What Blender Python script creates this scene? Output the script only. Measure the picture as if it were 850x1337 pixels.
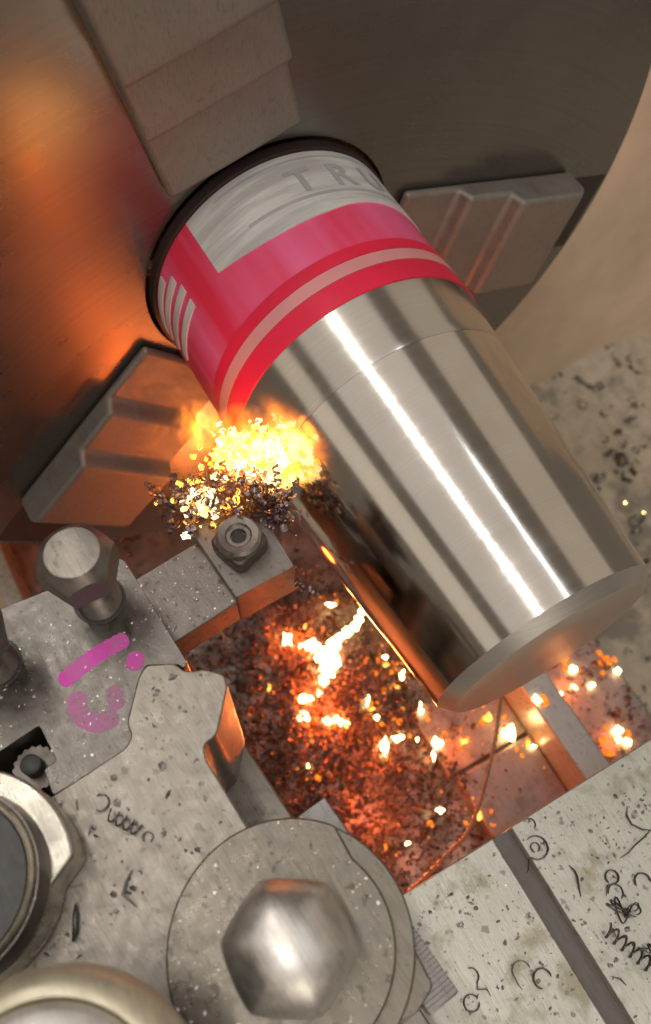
import bpy, bmesh, math, random
import numpy as np
from mathutils import Vector, Matrix
random.seed(7); rng = np.random.default_rng(7)
for o in list(bpy.data.objects): bpy.data.objects.remove(o)
sc = bpy.context.scene
COL = sc.collection
S = 0.01                       # every number below is in centimetres; S turns it into metres
PI = math.pi

# ------------------------------------------------------------------ camera
cam_d = bpy.data.cameras.new('camera'); cam = bpy.data.objects.new('camera', cam_d); COL.objects.link(cam)
right = Vector((0.491874, 0.870633, 0.007580)); down = Vector((0.773883, -0.433192, -0.462007)); fwd = Vector((-0.398955, 0.233115, -0.886844))
m = Matrix.Identity(4)
for i in range(3):
    m[i][0], m[i][1], m[i][2] = right[i], -down[i], -fwd[i]
m.translation = Vector((0.0, -11.77, 29.17)) * S
cam.matrix_world = m
cam_d.sensor_fit = 'HORIZONTAL'; cam_d.sensor_width = 36.0; cam_d.lens = 36.0 * 1150 / 850
cam_d.clip_start = 0.01; cam_d.clip_end = 20
cam_d.dof.use_dof = True; cam_d.dof.focus_distance = 0.30; cam_d.dof.aperture_fstop = 20
sc.camera = cam
# ------------------------------------------------------------------ world and lamps (a workshop: ceiling tubes, grey ambience)
w = bpy.data.worlds.new('World'); sc.world = w; w.use_nodes = True
bg = w.node_tree.nodes['Background']; bg.inputs[0].default_value = (0.92, 0.76, 0.60, 1); bg.inputs[1].default_value = 0.13
def area_lamp(name, loc, size, watts, col, target=None):
    l = bpy.data.lights.new(name, 'AREA'); l.shape = 'RECTANGLE'; l.size, l.size_y = size[0]*S, size[1]*S
    l.energy = watts; l.color = col
    o = bpy.data.objects.new(name, l); COL.objects.link(o); o.location = Vector(loc)*S
    if target is not None:
        d = (Vector(target)-Vector(loc)).normalized()
        xa = Vector((1,0,0)); za = -d; ya = za.cross(xa).normalized(); xa = ya.cross(za)
        mm = Matrix((xa, ya, za)).transposed().to_4x4(); mm.translation = Vector(loc)*S; o.matrix_world = mm
    return o
area_lamp('ceiling_tube', (-75, -30, 155), (270, 5), 7.6, (1.0, 0.96, 0.90), (-75, -5, 0))
area_lamp('ceiling_tube', (20, 48, 155), (122, 0.9), 0.9, (0.90, 0.97, 1.0), (20, 0, 0))
area_lamp('ceiling_bounce_fill', (-30, -50, 200), (420, 246), 12.5, (1.0, 0.94, 0.88), (-30, -50, 0))  # added dim lamp standing in for light bounced off the ceiling
area_lamp('added_panel_light', (-40, -260, 158), (420, 100), 5.6, (1.0, 0.90, 0.76), (-40, 0, 158))  # unseen panel added for the tan band reflected on the bar
area_lamp('added_panel_light', (-40, 250, 210), (420, 240), 8.0, (1.0, 0.87, 0.70), (-40, 0, 210))  # second unseen panel, added for the bar's far-side tan band
area_lamp('added_panel_light', (300, -60, 170), (220, 160), 23.0, (1.0, 0.90, 0.76), (-20, 0, 0))  # fill added at the tailstock end to brighten wall, chuck and end face
# ------------------------------------------------------------------ exposure
sc.view_settings.view_transform = 'Standard'; sc.view_settings.look = 'None'
sc.view_settings.exposure = 0.42; sc.view_settings.gamma = 1.0; sc.view_settings.use_curve_mapping = False
sc.render.engine = 'CYCLES'; sc.cycles.use_denoising = True
sc.cycles.max_bounces = 8; sc.cycles.sample_clamp_indirect = 6.0
sc.cycles.volume_step_rate = 1.0; sc.cycles.volume_max_steps = 128

# ------------------------------------------------------------------ materials
def nt(name):
    mt = bpy.data.materials.new(name); mt.use_nodes = True
    n = mt.node_tree.nodes; l = mt.node_tree.links
    return mt, n, l, n['Principled BSDF']
def noise(n, l, scale, detail=4, vec=None, rough=0.55):
    t = n.new('ShaderNodeTexNoise'); t.inputs['Scale'].default_value = scale; t.inputs['Detail'].default_value = detail; t.inputs['Roughness'].default_value = rough
    if vec is not None: l.new(vec, t.inputs['Vector'])
    return t.outputs['Fac']
def ramp(n, l, fac, stops):
    r = n.new('ShaderNodeValToRGB'); e = r.color_ramp.elements
    while len(e) < len(stops): e.new(0.5)
    for el, (p, c) in zip(e, stops):
        el.position = p; el.color = (c, c, c, 1) if not hasattr(c, '__len__') else (*c, 1)
    l.new(fac, r.inputs[0]); return r.outputs[0]
def mix(n, l, fac, a, b, mode='MIX'):
    x = n.new('ShaderNodeMix'); x.data_type = 'RGBA'; x.blend_type = mode
    for s, v in ((x.inputs[0], fac), (x.inputs[6], a), (x.inputs[7], b)):
        if isinstance(v, bpy.types.NodeSocket): l.new(v, s)
        elif hasattr(v, '__len__'): s.default_value = (*v, 1)
        else: s.default_value = v
    return x.outputs[2]
def metal(name, base, rough=0.4, metallic=0.7, var=0.25, speck=0.5, stain=None, bump=0.25, bscale=900, speck_scale=420):
    mt, n, l, p = nt(name)
    tc = n.new('ShaderNodeTexCoord').outputs['Object']
    big = noise(n, l, 45, 5, tc); mid = noise(n, l, 260, 4, tc); fine = noise(n, l, bscale, 3, tc)
    d = tuple(c*(1-var) for c in base); h = tuple(min(1, c*(1+var)) for c in base)
    c1 = mix(n, l, ramp(n, l, big, [(0.3, 0.0), (0.7, 1.0)]), d, h)
    c1 = mix(n, l, ramp(n, l, mid, [(0.35, 0.0), (0.65, 0.40)]), c1, h)
    mp = n.new('ShaderNodeMapping'); l.new(tc, mp.inputs[0]); mp.inputs['Scale'].default_value = (1, 22, 3); mp.inputs['Rotation'].default_value = (0, 0, 0.35)
    gr = noise(n, l, 90, 5, mp.outputs[0], 0.7)
    c1 = mix(n, l, ramp(n, l, gr, [(0.32, 0.55), (0.52, 0.0)]), c1, tuple(c*0.62 for c in base))
    if speck:
        sp = ramp(n, l, noise(n, l, speck_scale, 2, tc, 0.4), [(0.64, 0.0), (0.70, speck)])
        c1 = mix(n, l, sp, c1, tuple(c*0.22 for c in base))
    if stain:
        st = ramp(n, l, noise(n, l, 60, 4, tc, 0.6), [(0.54, 0.0), (0.66, 0.65)])
        c1 = mix(n, l, st, c1, stain)
    l.new(c1, p.inputs['Base Color'])
    p.inputs['Metallic'].default_value = metallic
    l.new(ramp(n, l, mix(n, l, 0.45, mid, big), [(0.30, max(0.02, rough-0.17)), (0.70, min(1, rough+0.17))]), p.inputs['Roughness'])
    b = n.new('ShaderNodeBump'); b.inputs['Strength'].default_value = bump; b.inputs['Distance'].default_value = 0.0006
    l.new(mix(n, l, 0.5, mix(n, l, 0.5, fine, gr), mid), b.inputs['Height']); l.new(b.outputs[0], p.inputs['Normal'])
    return mt
def plain(name, base, rough=0.5, metallic=0.0, var=0.15, scale=120, bump=0.1):
    mt, n, l, p = nt(name)
    tc = n.new('ShaderNodeTexCoord').outputs['Object']
    f = noise(n, l, scale, 5, tc)
    l.new(mix(n, l, ramp(n, l, f, [(0.3, 0.0), (0.7, 1.0)]), tuple(c*(1-var) for c in base), tuple(min(1, c*(1+var)) for c in base)), p.inputs['Base Color'])
    p.inputs['Roughness'].default_value = rough; p.inputs['Metallic'].default_value = metallic
    b = n.new('ShaderNodeBump'); b.inputs['Strength'].default_value = bump; b.inputs['Distance'].default_value = 0.0005
    l.new(noise(n, l, scale*6, 3, tc), b.inputs['Height']); l.new(b.outputs[0], p.inputs['Normal'])
    return mt
def turned(name, base, rough, groove, axis='X', var=0.12, metallic=1.0, bstr=0.15, aniso=0.0):
    """metal turned on a lathe: fine marks that run round the axis"""
    mt, n, l, p = nt(name)
    tc = n.new('ShaderNodeTexCoord').outputs['Object']
    sx = n.new('ShaderNodeSeparateXYZ'); l.new(tc, sx.inputs[0])
    if axis == 'X': h = sx.outputs['X']
    else:
        q = n.new('ShaderNodeVectorMath'); q.operation = 'MULTIPLY'; l.new(tc, q.inputs[0]); q.inputs[1].default_value = (0, 1, 1)
        q2 = n.new('ShaderNodeVectorMath'); q2.operation = 'LENGTH'; l.new(q.outputs[0], q2.inputs[0]); h = q2.outputs['Value']
    cb = n.new('ShaderNodeCombineXYZ'); l.new(h, cb.inputs[0])
    f = noise(n, l, groove, 5, cb.outputs[0], 0.7); g = noise(n, l, groove*0.12, 4, cb.outputs[0])
    blot = noise(n, l, 30, 4, tc)
    c = mix(n, l, ramp(n, l, f, [(0.3, 0.0), (0.7, 1.0)]), tuple(x*(1-var) for x in base), tuple(min(1, x*(1+var)) for x in base))
    c = mix(n, l, ramp(n, l, blot, [(0.35, 0.25), (0.65, 0.0)]), c, tuple(x*0.6 for x in base))
    l.new(c, p.inputs['Base Color']); p.inputs['Metallic'].default_value = metallic
    l.new(ramp(n, l, mix(n, l, 0.5, g, blot), [(0.3, max(0.02, rough-0.04)), (0.7, rough+0.06)]), p.inputs['Roughness'])
    b = n.new('ShaderNodeBump'); b.inputs['Strength'].default_value = bstr; b.inputs['Distance'].default_value = 0.0002
    l.new(f, b.inputs['Height']); l.new(b.outputs[0], p.inputs['Normal'])
    return mt
def glow(name, col, strength, col2=None, scale=300):
    mt = bpy.data.materials.new(name); mt.use_nodes = True; n = mt.node_tree.nodes; l = mt.node_tree.links
    n.clear(); o = n.new('ShaderNodeOutputMaterial'); e = n.new('ShaderNodeEmission'); e.inputs[1].default_value = strength
    if col2:
        tc = n.new('ShaderNodeTexCoord').outputs['Object']
        l.new(mix(n, l, ramp(n, l, noise(n, l, scale, 3, tc), [(0.40, 0.0), (0.60, 1.0)]), col, col2), e.inputs[0])
    else: e.inputs[0].default_value = (*col, 1)
    l.new(e.outputs[0], o.inputs[0]); return mt
M = dict(
    bar=turned('turned_steel', (0.67, 0.625, 0.57), 0.12, 2600, 'X', 0.09, 1.0, 0.025),
    skin=turned('bar_skin', (0.61, 0.565, 0.515), 0.15, 2000, 'X', 0.09, 1.0, 0.028),
    endface=turned('faced_end', (0.60, 0.56, 0.52), 0.36, 1500, 'R', 0.12, 0.9, 0.15),
    chuck=turned('chuck_face_steel', (0.25, 0.236, 0.222), 0.27, 420, 'R', 0.10, 0.9, 0.08),
    jaw=metal('jaw_steel', (0.26, 0.235, 0.21), 0.55, 0.5, 0.10, 0.15, None, 0.10),
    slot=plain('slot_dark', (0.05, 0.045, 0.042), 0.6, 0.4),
    post=metal('post_steel', (0.28, 0.252, 0.218), 0.40, 0.78, 0.22, 0.35, None, 0.30, 900, 330),
    holder=metal('holder_steel', (0.17, 0.152, 0.135), 0.36, 0.8, 0.28, 0.4, (0.20, 0.18, 0.165), 0.25),
    clampm=metal('clamp_steel', (0.13, 0.10, 0.085), 0.40, 0.7, 0.2, 0.2, None, 0.2),
    tool=metal('tool_steel', (0.22, 0.19, 0.17), 0.42, 0.7, 0.22, 0.6, None, 0.35),
    bolt=metal('bolt_steel', (0.20, 0.175, 0.155), 0.42, 0.75, 0.15, 0.2, None, 0.12),
    black=metal('blackened_steel', (0.075, 0.07, 0.068), 0.5, 0.3, 0.3, 0.2, None, 0.2),
    washer=metal('washer_steel', (0.19, 0.168, 0.138), 0.34, 0.8, 0.18, 0.5, (0.17, 0.16, 0.145), 0.25),
    nut=metal('nut_steel', (0.66, 0.63, 0.59), 0.40, 0.9, 0.14, 0.0, None, 0.15),
    ridge=metal('ridged_steel', (0.24, 0.225, 0.215), 0.32, 0.9, 0.15, 0.0, None, 0.1),
    collar=metal('collar_steel', (0.60, 0.56, 0.47), 0.30, 0.9, 0.18, 0.2, (0.30, 0.28, 0.25), 0.2),
    brass=metal('pale_brass', (0.60, 0.54, 0.41), 0.45, 0.6, 0.12, 0.1, None, 0.1),
    table=metal('table_steel', (0.55, 0.53, 0.465), 0.40, 0.6, 0.16, 0.6, (0.24, 0.205, 0.11), 0.40, 900, 300),
    groove=metal('shaded_groove_steel', (0.155, 0.14, 0.128), 0.55, 0.4, 0.06, 0.0, None, 0.06),  # dark tone puts the shade at the groove's bottom into its steel
    bed=metal('bed_iron', (0.42, 0.37, 0.34), 0.45, 0.5, 0.25, 0.4, (0.22, 0.17, 0.15), 0.3),
    way=metal('way_steel', (0.58, 0.54, 0.50), 0.35, 0.6, 0.12, 0.2, None, 0.15),
    chip=metal('swarf_steel', (0.22, 0.165, 0.14), 0.45, 0.6, 0.4, 0.0, None, 0.1),
    chipdark=metal('blued_chip', (0.13, 0.12, 0.115), 0.30, 0.85, 0.4, 0.0, None, 0.1),
    chipgrey=metal('grey_chip', (0.24, 0.22, 0.21), 0.40, 0.7, 0.5, 0.0, None, 0.1),
    nest=metal('nest_chip', (0.38, 0.34, 0.36), 0.28, 0.9, 0.35, 0.0, None, 0.1),
    pink=plain('pink_tape', (0.80, 0.070, 0.175), 0.38, 0.0, 0.22, 40),
    red=plain('red_tape', (0.80, 0.022, 0.070), 0.36, 0.0, 0.10, 40),
    pale=plain('pale_tape', (0.72, 0.30, 0.31), 0.45, 0.0, 0.08, 60),
    white=plain('white_label', (0.74, 0.74, 0.71), 0.45, 0.0, 0.10, 60),
    grey=plain('grey_print', (0.44, 0.44, 0.46), 0.5, 0.0, 0.12, 80),
    rim=plain('dark_rim', (0.035, 0.022, 0.022), 0.45, 0.2),
    paint=plain('beige_paint', (0.78, 0.61, 0.46), 0.55, 0.0, 0.14, 14, 0.08),
    cable=metal('copper_strand', (0.52, 0.44, 0.36), 0.35, 0.8, 0.2, 0.0, None, 0.1),
    hot=glow('white_hot', (1.0, 0.50, 0.13), 12.0, (1.0, 0.74, 0.36), 400),
    warm=glow('orange_hot', (1.0, 0.11, 0.008), 1.2, (1.0, 0.30, 0.025), 500),
    mid=glow('yellow_hot', (1.0, 0.26, 0.02), 2.6, (1.0, 0.52, 0.10), 500),
    fire=glow('fire_core', (1.0, 0.34, 0.03), 2.4, (1.0, 0.72, 0.36), 130),
)
def marker(name, deep, pale, wear):
    mt, n, l, p = nt(name); tc = n.new('ShaderNodeTexCoord').outputs['Object']
    f = noise(n, l, 130, 4, tc); g = noise(n, l, 700, 3, tc, 0.7)
    c = mix(n, l, ramp(n, l, f, [(0.40, 0.0), (0.62, 0.75)]), deep, pale)
    c = mix(n, l, ramp(n, l, g, [(wear, 0.0), (wear+.1, 0.85)]), c, (0.25, 0.23, 0.21))
    l.new(c, p.inputs['Base Color']); p.inputs['Roughness'].default_value = 0.6; return mt
def nest_mat():
    """heat tinted chips: grey, straw, plum and blue"""
    mt, n, l, p = nt('tinted_chip'); tc = n.new('ShaderNodeTexCoord').outputs['Object']
    c = ramp(n, l, noise(n, l, 260, 3, tc, 0.6), [(0.30, (0.10, 0.10, 0.15)), (0.42, (0.20, 0.14, 0.16)), (0.52, (0.34, 0.29, 0.29)), (0.62, (0.30, 0.20, 0.11)), (0.72, (0.42, 0.38, 0.37))])
    l.new(c, p.inputs['Base Color']); p.inputs['Metallic'].default_value = 0.85; p.inputs['Roughness'].default_value = 0.32; return mt
M['nest'] = nest_mat()
def print_mat():
    """white print smeared round the bar"""
    mt, n, l, p = nt('smeared_print'); tc = n.new('ShaderNodeTexCoord').outputs['Object']
    mp = n.new('ShaderNodeMapping'); l.new(tc, mp.inputs[0]); mp.inputs['Scale'].default_value = (1, 0.09, 0.09)
    f = noise(n, l, 260, 4, mp.outputs[0], 0.6); g = noise(n, l, 60, 4, tc)
    c = mix(n, l, ramp(n, l, f, [(0.38, 0.85), (0.60, 0.0)]), (0.76, 0.76, 0.73), (0.46, 0.46, 0.47))
    c = mix(n, l, ramp(n, l, g, [(0.35, 0.4), (0.6, 0.0)]), c, (0.55, 0.50, 0.49))
    l.new(c, p.inputs['Base Color']); p.inputs['Roughness'].default_value = 0.42; return mt
M['white'] = print_mat()
def tape():
    mt, n, l, p = nt('streaked_pink_tape'); tc = n.new('ShaderNodeTexCoord').outputs['Object']
    mp = n.new('ShaderNodeMapping'); l.new(tc, mp.inputs[0]); mp.inputs['Scale'].default_value = (0.10, 1, 1)
    f = noise(n, l, 42, 3, mp.outputs[0], 0.5); g = noise(n, l, 300, 4, tc, 0.7)
    c = mix(n, l, ramp(n, l, f, [(0.40, 0.0), (0.60, 1.0)]), (0.82, 0.032, 0.085), (0.88, 0.145, 0.32))  # streaks put blurred reflections, along with creases, into the tape colour
    c = mix(n, l, ramp(n, l, g, [(0.66, 0.0), (0.76, 0.5)]), c, (0.35, 0.03, 0.06))
    l.new(c, p.inputs['Base Color']); p.inputs['Roughness'].default_value = 0.36
    b = n.new('ShaderNodeBump'); b.inputs['Strength'].default_value = 0.3; b.inputs['Distance'].default_value = 0.0006
    l.new(f, b.inputs['Height']); l.new(b.outputs[0], p.inputs['Normal']); return mt
M['pink'] = tape()
M['marker'] = marker('pink_marker', (0.74, 0.06, 0.50), (0.60, 0.16, 0.42), .60)
M['marker_worn'] = marker('worn_marker', (0.56, 0.17, 0.40), (0.40, 0.20, 0.31), .52)
def tray_mat():
    mt, n, l, p = nt('oily_tray'); tc = n.new('ShaderNodeTexCoord').outputs['Object']
    a = noise(n, l, 10, 6, tc, 0.62); b = noise(n, l, 38, 5, tc, 0.6); c_ = noise(n, l, 90, 3, tc)
    c = mix(n, l, ramp(n, l, c_, [(0.3, 0.0), (0.7, 1.0)]), (0.46, 0.40, 0.31), (0.62, 0.55, 0.43))
    c = mix(n, l, ramp(n, l, a, [(0.50, 0.0), (0.58, 0.8)]), c, (0.20, 0.185, 0.16))
    c = mix(n, l, ramp(n, l, b, [(0.60, 0.0), (0.64, 0.9)]), c, (0.075, 0.07, 0.06))
    l.new(c, p.inputs['Base Color']); p.inputs['Roughness'].default_value = 0.5
    bm_ = n.new('ShaderNodeBump'); bm_.inputs['Strength'].default_value = 0.5; bm_.inputs['Distance'].default_value = 0.004
    l.new(b, bm_.inputs['Height']); l.new(bm_.outputs[0], p.inputs['Normal']); return mt
M['tray'] = tray_mat()
def flame_mat(name, strength, scale, thr, rad):
    """burning gas and glow haze: emission only, thicker towards the hot side"""
    mt = bpy.data.materials.new(name); mt.use_nodes = True; n = mt.node_tree.nodes; l = mt.node_tree.links
    n.clear(); o = n.new('ShaderNodeOutputMaterial'); e = n.new('ShaderNodeEmission')
    tc = n.new('ShaderNodeTexCoord').outputs['Object']
    mp = n.new('ShaderNodeMapping'); l.new(tc, mp.inputs[0]); mp.inputs['Scale'].default_value = (1, 1, 0.4); mp.inputs['Rotation'].default_value = (0.3, -0.5, 0)
    f = noise(n, l, scale, 4, mp.outputs[0], 0.6)
    v = n.new('ShaderNodeVectorMath'); v.operation = 'DIVIDE'; l.new(tc, v.inputs[0]); v.inputs[1].default_value = tuple(x*S for x in rad)
    v2 = n.new('ShaderNodeVectorMath'); v2.operation = 'LENGTH'; l.new(v.outputs[0], v2.inputs[0])
    fall = ramp(n, l, v2.outputs['Value'], [(0.1, 1.0), (0.86, 0.0)])
    k = mix(n, l, 1.0, ramp(n, l, f, [(thr, 0.0), (thr+0.28, 1.0)]), fall, 'MULTIPLY')
    mu = n.new('ShaderNodeMath'); mu.operation = 'MULTIPLY'; l.new(k, mu.inputs[0]); mu.inputs[1].default_value = strength
    l.new(mu.outputs[0], e.inputs[1])
    e.inputs[0].default_value = (1.0, 0.23, 0.018, 1)
    l.new(e.outputs[0], o.inputs['Volume']); return mt
# ------------------------------------------------------------------ helpers
class Frame:
    """a frame of reference: origin (cm) and a turn about Z"""
    def __init__(s, ox=0, oy=0, deg=0): s.o = (ox, oy); s.a = math.radians(deg)
    def w(s, p):
        c, q = math.cos(s.a), math.sin(s.a); return Vector((s.o[0]+p[0]*c-p[1]*q, s.o[1]+p[0]*q+p[1]*c, p[2]))
W = Frame(); TP = Frame(-0.75, -12.1, 6.0)      # lathe frame; tool-post frame
def props(o, label=None, cat=None, group=None, kind=None):
    if label: o['label'] = label
    if cat: o['category'] = cat
    if group: o['group'] = group
    if kind: o['kind'] = kind
    return o
def thing(name, label, cat, base=(0, 0, 0), fr=W, group=None, kind=None):
    o = bpy.data.objects.new(name, None); COL.objects.link(o); o.empty_display_size = 0.01
    o.location = fr.w(base)*S; o.rotation_euler = (0, 0, fr.a); o['_b'] = list(base)
    return props(o, label, cat, group, kind)
def link(name, bm, mat, parent=None, base=None, fr=W, bevel=0, seg=2, smooth=True, ang=35, kind=None):
    """verts in frame coordinates (cm) -> one mesh object whose origin is base"""
    if base is None: base = parent['_b'] if parent is not None else (0, 0, 0)
    base = Vector(base)
    for v in bm.verts: v.co = (v.co-base)*S
    me = bpy.data.meshes.new(name); bm.to_mesh(me); bm.free()
    if smooth:
        me.polygons.foreach_set('use_smooth', [True]*len(me.polygons))
        me.set_sharp_from_angle(angle=math.radians(ang))
    me.materials.append(M[mat] if isinstance(mat, str) else mat)
    o = bpy.data.objects.new(name, me); COL.objects.link(o); o['_b'] = list(base)
    if parent is not None:
        o.parent = parent
        o.location = (base-Vector(parent['_b']))*S
    else:
        o.location = fr.w(base)*S; o.rotation_euler = (0, 0, fr.a)
    if bevel:
        b = o.modifiers.new('bevel', 'BEVEL'); b.width = bevel*S; b.segments = seg; b.limit_method = 'ANGLE'; b.angle_limit = math.radians(30)
        if hasattr(b, 'harden_normals'): b.harden_normals = False
    if kind: o['kind'] = kind
    return o
def part(name, bm, mat, parent, **k): return link(name, bm, mat, parent, **k)
def box(x0, x1, y0, y1, z0, z1, bm=None):
    bm = bm or bmesh.new()
    v = [bm.verts.new((x, y, z)) for z in (z0, z1) for y in (y0, y1) for x in (x0, x1)]
    for f in ((0,2,3,1), (4,5,7,6), (0,1,5,4), (2,6,7,3), (0,4,6,2), (1,3,7,5)): bm.faces.new([v[i] for i in f])
    return bm
def prism(poly, z0, z1, bm=None):
    bm = bm or bmesh.new()
    area = sum(poly[i][0]*poly[(i+1) % len(poly)][1]-poly[(i+1) % len(poly)][0]*poly[i][1] for i in range(len(poly)))
    if area < 0: poly = poly[::-1]
    lo = [bm.verts.new((p[0], p[1], z0)) for p in poly]; hi = [bm.verts.new((p[0], p[1], z1)) for p in poly]
    bm.faces.new(hi); bm.faces.new(lo[::-1]); n = len(poly)
    for i in range(n): bm.faces.new((lo[i], lo[(i+1) % n], hi[(i+1) % n], hi[i]))
    return bm
def circ(cx, cy, r, n=48, a0=0, a1=2*PI, close=True):
    m_ = n if close else n+1
    return [(cx+r*math.cos(a0+(a1-a0)*i/n), cy+r*math.sin(a0+(a1-a0)*i/n)) for i in range(m_)]
def lathe(prof, axis='X', c=(0, 0), n=96, bm=None):
    """prof: (position along axis, radius); radius 0 closes the end"""
    bm = bm or bmesh.new(); rings = []
    for h, r in prof:
        if r <= 1e-6:
            p = (h, c[0], c[1]) if axis == 'X' else (c[0], c[1], h)
            rings.append([bm.verts.new(p)])
        else:
            R = []
            for i in range(n):
                a = 2*PI*i/n
                p = (h, c[0]+r*math.cos(a), c[1]+r*math.sin(a)) if axis == 'X' else (c[0]+r*math.cos(a), c[1]+r*math.sin(a), h)
                R.append(bm.verts.new(p))
            rings.append(R)
    for A, B in zip(rings, rings[1:]):
        for i in range(n):
            j = (i+1) % n
            if len(A) == 1: f = (A[0], B[j], B[i])
            elif len(B) == 1: f = (A[i], A[j], B[0])
            else: f = (A[i], A[j], B[j], B[i])
            bm.faces.new(f)
    bmesh.ops.recalc_face_normals(bm, faces=bm.faces); return bm
def tube(path, r, n=6, bm=None, flat=1.0, taper=True):
    bm = bm or bmesh.new(); P = [Vector(p) for p in path]; rings = []; up = Vector((0.13, 0.21, 0.97))
    for i, p in enumerate(P):
        t = (P[min(i+1, len(P)-1)]-P[max(i-1, 0)]).normalized()
        s = t.cross(up)
        if s.length < 1e-4: s = t.cross(Vector((1, 0, 0)))
        s.normalize(); q = s.cross(t).normalized()
        k = r*(0.35 if taper and i in (0, len(P)-1) else 1)
        rings.append([bm.verts.new(p+s*(k*math.cos(2*PI*j/n))+q*(k*flat*math.sin(2*PI*j/n))) for j in range(n)])
    for A, B in zip(rings, rings[1:]):
        for j in range(n): bm.faces.new((A[j], A[(j+1) % n], B[(j+1) % n], B[j]))
    bm.faces.new(rings[0][::-1]); bm.faces.new(rings[-1]); bmesh.ops.recalc_face_normals(bm, faces=bm.faces)
    return bm
def shell(x0, x1, t0, t1, r0, r1, nx=2, nt_=24, bm=None):
    """a patch wrapped round the spindle axis (x in cm, angles in degrees), with thickness"""
    bm = bm or bmesh.new(); g = {}
    for k, r in enumerate((r0, r1)):
        for i in range(nx+1):
            for j in range(nt_+1):
                u, v = i/nx, j/nt_
                X0 = x0(v) if callable(x0) else x0; X1 = x1(v) if callable(x1) else x1
                a = math.radians(t0+(t1-t0)*v); g[k, i, j] = bm.verts.new((X0+(X1-X0)*u, r*math.cos(a), r*math.sin(a)))
    for i in range(nx):
        for j in range(nt_):
            for k in (0, 1): bm.faces.new((g[k,i,j], g[k,i+1,j], g[k,i+1,j+1], g[k,i,j+1]))
    for i in range(nx):
        for j in (0, nt_): bm.faces.new((g[0,i,j], g[0,i+1,j], g[1,i+1,j], g[1,i,j]))
    for j in range(nt_):
        for i in (0, nx): bm.faces.new((g[0,i,j], g[0,i,j+1], g[1,i,j+1], g[1,i,j]))
    bmesh.ops.recalc_face_normals(bm, faces=bm.faces); return bm
def soup(name, V, F, mat, parent=None, base=(0, 0, 0), fr=W, kind='stuff'):
    me = bpy.data.meshes.new(name); me.from_pydata([tuple((np.array(v)-np.array(base))*S) for v in V], [], F)
    me.materials.append(M[mat]); me.polygons.foreach_set('use_smooth', [True]*len(me.polygons))
    o = bpy.data.objects.new(name, me); COL.objects.link(o); o['_b'] = list(base); o['kind'] = kind
    if parent is not None: o.parent = parent; o.location = (Vector(base)-Vector(parent['_b']))*S
    else: o.location = fr.w(base)*S; o.rotation_euler = (0, 0, fr.a)
    return o
def rot3():
    q = rng.normal(size=4); q /= np.linalg.norm(q); a, b, c, d = q
    return np.array([[1-2*(c*c+d*d), 2*(b*c-a*d), 2*(b*d+a*c)], [2*(b*c+a*d), 1-2*(b*b+d*d), 2*(c*d-a*b)], [2*(b*d-a*c), 2*(c*d+a*b), 1-2*(b*b+c*c)]])
def curls(centres, size, turns=(0.4, 1.6), width=0.35, seg=5, flatten=None):
    """many small curled ribbons as one vertex/face soup"""
    V = []; F = []
    for c in centres:
        s = size[0]+(size[1]-size[0])*rng.random()**2
        tn = turns[0]+(turns[1]-turns[0])*rng.random(); k = max(3, int(seg*max(1, tn)))
        a = np.linspace(0, 2*PI*tn, k); wv = s*width*(0.5+rng.random()); pitch = s*(0.3+0.7*rng.random())*tn
        R = rot3()
        if flatten is not None:
            th = rng.random()*2*PI; R = np.array([[math.cos(th), -math.sin(th), 0], [math.sin(th), math.cos(th), 0], [0, 0, 1]])
        A = np.stack([s*np.cos(a)*0.5, s*np.sin(a)*0.5, np.linspace(0, pitch, k)-pitch/2], 1); B = A+np.array([0, 0, wv])
        if flatten is not None:
            A[:, 2] = 0.0; B = A*np.array([0.6, 0.6, 1])+np.array([0, 0, wv*flatten])
        b = len(V)
        for p, q in zip(A, B): V.append(R@p+c); V.append(R@q+c)
        for i in range(k-1): F.append((b+2*i, b+2*i+1, b+2*i+3, b+2*i+2))
    return V, F

# ================================================================== THE SETTING
# headstock wall behind the chuck, chip tray far below
o = link('headstock_wall', box(-60, -35, -24, 110, -46, 12), 'paint', base=(-37, 20, -46)); props(o, kind='structure')
bm = bmesh.new(); N = 60
g = [[None]*(N+1) for _ in range(N+1)]
for i in range(N+1):
    for j in range(N+1):
        x = -36+60*i/N; y = -60+170*j/N
        h = -44+0.5*math.sin(x*0.31+1)*math.sin(y*0.23)+random.uniform(-.12, .12)
        if x < -29 and y > 10: h += 1.6*((-29-x)/7)**2*(0.7+0.5*math.sin(y*0.5))
        g[i][j] = bm.verts.new((x, y, h))
for i in range(N):
    for j in range(N): bm.faces.new((g[i][j], g[i+1][j], g[i+1][j+1], g[i][j+1]))
tray = link('chip_tray', bm, 'tray', base=(0, 0, -44)); props(tray, kind='structure')
cs = [(-34+44*random.random()**1.0, 14+48*random.random(), -43.6+random.random()*.4) for _ in range(330)]
V, F = curls([np.array(c) for c in cs], (0.25, 1.5), (0.3, 1.2), 0.4, 5)
props(soup('tray_swarf', V, F, 'chipgrey', None, (0, 30, -44)), 'loose grey and dark swarf scattered over the mottled rear tray', 'swarf')

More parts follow.
